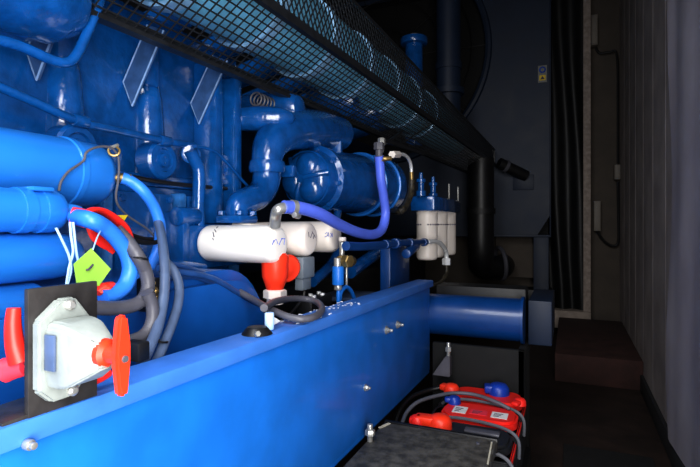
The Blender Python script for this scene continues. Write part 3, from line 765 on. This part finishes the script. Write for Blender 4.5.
build('taped_end', MB().tube(PS([(72, 216, -.845), (79, 217, -.835), (85, 218.5, -.815)]), .0172, 16), PINK, bh2)
# red strap: flat band looped round the hoses
t = MB()
sp = spline(PS([(85, 213), (93, 209), (103, 211), (114, 217), (124, 226), (130, 236), (132, 247), (126, 244), (118, 234), (108, 224), (97, 217)], -.845), 5, True)
t.tube(PS([(84, 214), (93, 210), (104, 212), (115, 219), (124, 228), (129, 238), (131, 247)], -.83), [.010, .014, .015, .010], 10, flat=.5)
t.tube(PS([(88, 222), (93, 234), (100, 241), (108, 246), (114, 252)], -.835), [.008, .010, .010, .006], 10, flat=.5)
t.tube(PS([(131, 247), (124, 247), (117, 242)], -.83), .010, 10, flat=.5)
solo('hose_wrap', t, RED, 'bright red protective wrap around the blue hoses', 'wrap')
solo('red_boot', MB().tube(PS([(97, 293), (104, 288), (113, 284)], -.80), [.010, .018, .008], 12, flat=.6), ORNG, 'orange-red rubber boot between the lime tag and the grey conduit', 'boot')
cd1 = thing('grey_conduit', 'thick grey corrugated conduit curving from the hoses to behind the black plate', 'conduit', P(110, 314, X=-.76))
build('sleeve', MB().tube(PS([(116, 230, -.80), (127, 241, -.79), (137, 255), (145, 270), (148, 285), (144, 298), (134, 305), (118, 308), (100, 308), (84, 308)], -.765), .0135, 16, 10, rib=.06), COND, cd1)
cd2 = thing('grey_conduit', 'second grey corrugated conduit bending in behind the red handle', 'conduit', P(120, 345, X=-.74))
build('sleeve', MB().tube(PS([(147, 292), (152, 305), (152, 320), (146, 333), (134, 340), (118, 343)], -.745), .0125, 16, 10, rib=.06), COND, cd2)
cc = thing('power_cable', 'slate-blue cable hanging straight in front of the engine doors, nearer of the pair', 'cable', P(140, 366, X=-.70))
build('sheath', MB().tube(PS([(156, 214, -.93), (161, 234, -.86), (164, 256, -.80), (165, 278, -.77), (163, 302, -.75), (158, 326, -.73), (150, 346, -.71), (141, 366, -.70)]), .0105, 16, 8), CONDB, cc)
cc2 = thing('power_cable', 'dark grey cable bowing outward beside the straight slate-blue cable', 'cable', P(150, 366, X=-.70))
build('sheath', MB().tube(PS([(166, 262, -.82), (174, 271, -.80), (179, 286, -.78), (178, 304, -.76), (172, 324, -.74), (164, 344, -.72), (154, 368, -.70)]), .0098, 16, 8), CONDB, cc2)
for a, b, X, R_, lab in ((139, 258, -.765, .026, 'thin black cable tie round the upper grey conduit'), (160, 341, -.72, .022, 'thin black cable tie round the two cables near the rail')):
    solo('cable_tie', MB().torus(P(a, b, X=X), (.1, .2, 1), R_*.62, .0022, 20, 6), RUB, lab, 'cable tie')
for pts, lab in (([(56, 228), (62, 240), (69, 256), (71, 270), (67, 286)], 'pale wire hanging in front of the blue tubes, first from the plate side'), ([(70, 222), (71, 236), (73, 252), (69, 268), (66, 288)], 'pale wire hanging from the slim tube end, middle of three'), ([(73, 222), (75, 240), (77, 256), (80, 268)], 'pale wire running down to the lime tag, last of three')):
    solo('hanging_wire', MB().tube(PS(pts, -.80), .0023, 8), LWIRE, lab, 'wire', 'pale hanging wires')
solo('fuel_rail_pipe', MB().tube(PS([(140, 258), (160, 264), (182, 265), (204, 268)], -1.02), .013, 12), CAST, 'upper of two short blue pipes running from the hoses to the oil filter head', 'pipe')
solo('fuel_rail_pipe', MB().tube(PS([(142, 268), (162, 272), (184, 273), (206, 275)], -1.0), .012, 12), CAST, 'lower of two short blue pipes running from the hoses to the oil filter head', 'pipe')
wc = thing('wire_clip', 'small metal spring clip holding the grey wire on the domed cylinder end', 'clip', P(113, 152, X=-.92))
build('clip_ring', MB().torus(P(114, 151, X=-.92), (.6, -.6, .2), .011, .003, 18, 6), BRASS, wc)
build('clip_screw', MB().cyl(P(110, 148, X=-.92), P(118, 145, X=-.92), .004, 10), STEEL, wc)
# lime tag and yellow flag
tg = thing('warning_tag', 'lime-green card tag hanging among the hoses', 'tag', P(90, 285, X=-.74))
t = MB().slab(PS([(74, 264), (91.5, 248.5), (111, 269), (99, 286), (77, 284)], -.735), .0015)
build('card', t, LIME, tg)
build('string', MB().tube([P(93, 249.5, X=-.735), P(97, 238, X=-.76), P(101, 230, X=-.785)], .0014, 6), LWIRE, tg)
build('staple', MB().tube(PS([(86, 270, -.731), (89, 269, -.729), (93, 264.5, -.731)]), .0016, 6), INKD, tg)
solo('yellow_flag', MB().slab(PS([(117, 215), (128, 215), (121, 226)], -.90), .002), YELL, 'small yellow plastic flag hanging on the thin grey wire', 'flag')
# black lugs near red wrap
solo('battery_lead', MB().tube(PS([(130, 238), (140, 242), (152, 243), (160, 241)], -.88), .0055, 8).tube(PS([(130, 234), (142, 238), (153, 239)], -.88), .004, 8), RUB, 'short black lead emerging from the red wrap', 'lead')
tb = thing('terminal_studs', 'cluster of brass terminal studs between the grey conduits', 'terminal', P(152, 310, X=-.80))
for a, b in ((150, 282), (153, 290), (151, 300), (155, 306), (154, 296)):
    p = P(a, b, X=-.80); build('stud', MB().hexn(p, (1, -.5, 0), .0085, .012).cyl(p, p+Vector((.022, -.011, 0)), .0045, 10), BRASS, tb)
build('stud_block', MB().box(-.85, -.80, P(146, 290, X=-.82).y, P(158, 290, X=-.82).y, P(150, 312, X=-.82).z, P(150, 278, X=-.82).z, .006), BLK, tb)
solo('relay_box', MB().box(-.72, -.68, P(130, 350, X=-.70).y, P(142, 350, X=-.70).y, zt(.6), P(136, 341, X=-.7).z, .004), BLK, 'small black relay box on the rail behind the red handle', 'relay')

# loom below filter head and coiled conduit
solo('engine_loom', MB().tube(PS([(158, 268), (180, 272), (205, 276), (222, 283), (238, 293), (254, 302), (266, 306)], -.86), .008, 12).tube(PS([(162, 262), (188, 268), (212, 277), (230, 290), (248, 302)], -.90), .007, 10).tube(PS([(150, 272), (170, 278), (196, 277), (222, 289), (240, 301)], -.88), .007, 10), LOOMB, 'bundle of blue-grey cables running below the oil filter head', 'cable loom')
zk = zt(1.05)+.014
cq = [P(240, 292, X=-.86), P(254, 300, X=-.80)]+[P(a, b, Z=zk+dz) for a, b, dz in ((264, 306, .02), (276, 312, .012), (289, 317, .004), (303, 319, 0), (316, 316, 0), (322, 309, 0), (317, 302, .006), (304, 299, .012), (288, 299, .02), (274, 302, .03), (264, 308, .035))]
solo('coiled_conduit', MB().tube(cq, .0095, 14, 10, rib=.10), COND, 'coil of grey corrugated conduit lying at the edge of the rail', 'conduit')
am = thing('rubber_mount', 'black rubber mount with a bolt on the rail below the coiled conduit', 'mount', P(256, 340, X=-.68))
p = P(257, 334, Z=zt(.95))
build('pad', MB().lathe(p-Vector((0, 0, .01)), (0, 0, 1), [(0, 0), (0, .036), (.012, .034), (.026, .022), (.03, 0)], 24), RUB, am)
build('bolt', MB().hexn(p+Vector((.02, -.03, .008)), (1, -.8, .3), .007, .01), STEEL, am)
build('blue_stub', MB().cyl(p+Vector((0, .05, .0)), p+Vector((0, .05, .04)), .011), LWIRE, am)
solo('paper_label', MB().slab([P(a, b, X=-.64) for a, b in ((267, 313), (281, 321), (274, 325), (267, 321))], .002), STICK, 'scrap of white paper label beside the black rubber mount', 'label')
# flakes of old paint on the flange
t = MB()
for i in range(55):
    y = random.uniform(1.08, 1.5); x = XR-.085+random.random()**1.2*.08; s_ = random.uniform(.0015, .005)
    a = random.uniform(0, 6.28); z = zt(y)+.0008
    t.slab([(x+s_*math.cos(a+k*2.1), y+s_*math.sin(a+k*2.1)*1.5, z) for k in range(3)], .0015)
tag(build('paint_flakes', t, CHIP), 'white paint flakes scattered along the top of the rail', 'paint flakes', kind='stuff')
lp = thing('lift_pump', 'low black priming pump with bright screws behind the rail', 'pump', P(322, 302, X=-.78))
a = P(312, 304, X=-.78); b = P(333, 293, X=-.78)
build('pump_body', MB().box(-.84, -.78, a.y, b.y, a.z-.06, b.z, .01), BLK, lp)
for k in range(4): build('screw', MB().hexn((-.79-.03*(k % 2), a.y+(b.y-a.y)*(.2+.2*k), b.z), (0, 0, 1), .008, .008), CHROME, lp)
solo('drip_tray', MB().box(-1.02, -.70, 1.95, 2.18, -.335, -.315, .004), CONDB, 'flat pale tray lying behind the rail past the drain cock', 'tray')

# ------------------------------------------------------------------ black box and batteries on the aisle floor
ztop = -.695
bx0, bx1 = XR+.004, P(498, 438, Z=ztop).x; by1 = 1.655
bb = thing('battery_cover', 'flat black battery box lid with worn corner in the aisle', 'box', ((bx0+bx1)/2, 1.2, FZ))
build('box_body', MB().box(bx0+.005, bx1-.012, .55, by1-.02, FZ, ztop-.02, .006), BLK, bb)
build('lid', MB().box(bx0, bx1, .53, by1, ztop-.035, ztop, .004), LIDM, bb)
build('worn_edge', MB().bar((bx1-.004, by1-.17, ztop+.0005), (bx1-.014, by1-.015, ztop+.0005), .005, .002), SCUFF, bb, 'pale worn edge')
build('worn_edge', MB().bar((bx0+.002, by1-.055, ztop), (bx0+.02, by1-.004, ztop), .012, .003), SCUFF, bb, 'pale worn edge')
build('rear_rim', MB().box(bx0, bx1+.002, by1-.002, by1+.012, ztop-.04, ztop+.006, .003), RUB, bb)
build('lid_screw', MB().cyl(P(478, 444, Z=ztop), P(478, 444, Z=ztop)+Vector((0, 0, .004)), .007, 12), COND, bb)
sd = P(370, 411, X=XR+.014)
solo('lid_bolt', MB().cyl((sd.x, sd.y, ztop-.004), (sd.x, sd.y, ztop+.055), .009, 12).hexn((sd.x, sd.y, ztop+.02), (0, 0, 1), .016, .018), STEEL, 'upright bolt and nut at the corner where box lid meets the rail', 'bolt')
solo('battery_shelf', MB().box(XR+.01, -.155, 1.668, 2.298, FZ, -.965, .006), BLK, 'low black shelf carrying the row of batteries', 'shelf')
def pill(x0, x1, y0, y1, r):
    out = []
    for cx_, cy_, a0 in ((x1-r, y1-r, 0), (x0+r, y1-r, PI/2), (x0+r, y0+r, PI), (x1-r, y0+r, 1.5*PI)):
        for k in range(7): a = a0+k*PI/12; out.append((cx_+r*math.cos(a), cy_+r*math.sin(a)))
    return out
BX0, BX1 = -.515, -.175
def battery(yc, label, lm=None):
    r = thing('truck_battery', label, 'battery', ((BX0+BX1)/2, yc, -.965), 'red-topped batteries')
    build('case', MB().prism(pill(BX0, BX1, yc-.105, yc+.105, .02), 'Z', -.965, -.765, .004), CASEM, r)
    ld = build('lid', MB().prism(pill(BX0+.05, BX1-.005, yc-.082, yc+.082, .06), 'Z', -.77, -.728, .010), lm or RED, r)
    build('rim', MB().prism(pill(BX0+.005, BX1+.004, yc-.10, yc+.10, .04), 'Z', -.79, -.765, .006), RED, r)
    hd = build('carry_handle', MB().tube([(BX0+.02, yc-.098, -.76), (BX0+.06, yc-.10, -.735), (BX0+.16, yc-.10, -.726), (BX1-.05, yc-.10, -.738), (BX1+.004, yc-.10, -.77), (BX1+.008, yc-.10, -.84)], .0045, 8, 6, flat=1.4), STRAP, r)
    return r, ld
def stickers(ld, yc, items):
    for x, w_, d_, m in items:
        s_ = build('sticker', MB().box(x, x+w_, yc-d_/2-.012, yc+d_/2-.012, -.7275, -.7262, 0), m, ld)
        t = MB()
        for k in range(3): t.box(x+w_*.15, x+w_*(.5+.1*k), yc-d_*.3+k*d_*.22-.012, yc-d_*.22+k*d_*.22-.012, -.7262, -.7256, 0)
        build('print', t, INKD, s_)
def cap(r, x, y, L, m, w=.03, h=.045, ang=0.0):
    h *= .62
    M = Matrix.Translation((x, y, -.728)) @ Matrix.Rotation(ang, 4, 'Z')
    b = MB().lathe((0, 0, 0), (0, 0, 1), [(0, 0), (0, w), (h*.6, w*.95), (h*.9, w*.7), (h, w*.3), (h, 0)], 20)
    b.box(-L, 0, -w*.6, w*.6, .004, h*.8, .008)
    b.bm.transform(M); build('terminal_cover', b, m, r)
b1, l1 = battery(1.765, 'nearest red-topped battery, mostly hidden behind the black box lid', CASEM)
b2, l2 = battery(1.978, 'middle red-topped battery with white stickers on its lid')
b3, l3 = battery(2.190, 'farthest red-topped battery, with a blue cover, against the black panel')
stickers(l2, 1.978, [(-.42, .052, .07, STICK), (-.275, .06, .06, STICK), (-.355, .065, .05, PINK)])
cap(b1, -.425, 1.770, .09, ORNG, .042, .075, .12); cap(b1, -.505, 1.755, .03, RED, .028, .06, .1)
build('lid_clip', MB().box(-.34, -.22, 1.76, 1.795, -.728, -.718, .004), COND, b1)
cap(b2, -.43, 2.03, .04, CAPB, .026, .05, .3); 
cap(b3, -.47, 2.16, .05, ORNG, .034, .06, -.2); cap(b3, -.28, 2.22, .06, CAPB, .045, .075, .2); cap(b3, -.185, 2.12, .05, RED, .025, .045, 1.2)
solo('battery_cable', MB().tube([P(402, 424, Z=-.74), P(407, 412, Z=-.72), P(418, 402, Z=-.70), P(436, 396, Z=-.70), P(455, 393, Z=-.70), P(476, 395, Z=-.70), P(496, 402, Z=-.705), P(510, 409, Z=-.72)], .0075, 12), STRAP, 'grey battery cable arching from the rail across the red lids', 'cable')
solo('battery_cable', MB().tube([P(395, 424, Z=-.8), P(400, 410, Z=-.76), P(410, 398, Z=-.74), P(430, 390, Z=-.73), P(452, 386, Z=-.71)], .010, 12), RUB, 'black battery cable curving along the foot of the blue rail', 'cable')

# ------------------------------------------------------------------ camera and light
cam = bpy.data.cameras.new('camera'); co = bpy.data.objects.new('camera', cam); COL.objects.link(co)
cam.sensor_width = 36; cam.lens = 36*500/700.0; cam.clip_start = .02
cam.shift_y = (HZ-233.5)/700.0
co.location = (0, 0, H); co.rotation_euler = (PI/2, 0, TH)
SC.camera = co

def area(name, loc, target, sx, sy, e, col, spread=180):
    l = bpy.data.lights.new(name, 'AREA'); l.shape = 'RECTANGLE'; l.size = sx; l.size_y = sy; l.energy = e; l.color = col; l.spread = math.radians(spread)
    o = bpy.data.objects.new(name, l); COL.objects.link(o); o.location = Vector(loc)+Vector((0, 0, H))
    d = (Vector(target)-Vector(loc)); o.rotation_euler = d.to_track_quat('-Z', 'Y').to_euler()
    return o
area('doorway_daylight', (.34, -.42, .12), (-1.0, .50, .05), .9, 2.0, 62, (1.0, .98, .96), 150)
area('overhead_daylight', (-.7, -.9, 1.9), (.0, 1.3, -.5), 1.3, 1.3, 40, (.98, .98, 1.0), 120)
area('ground_bounce_fill', (.30, .05, -1.0), (-.95, 1.2, .7), .5, .9, 5, (1.0, .97, .93))  # added fill lamp near the floor, stands in for light off the ground
wd = bpy.data.worlds.new('world'); SC.world = wd; wd.use_nodes = True
bg = wd.node_tree.nodes['Background']; bg.inputs['Color'].default_value = (.75, .85, 1, 1); bg.inputs['Strength'].default_value = .15
SC.view_settings.view_transform = 'Standard'
SC.view_settings.look = 'None'
SC.view_settings.exposure = .03
SC.view_settings.gamma = .84
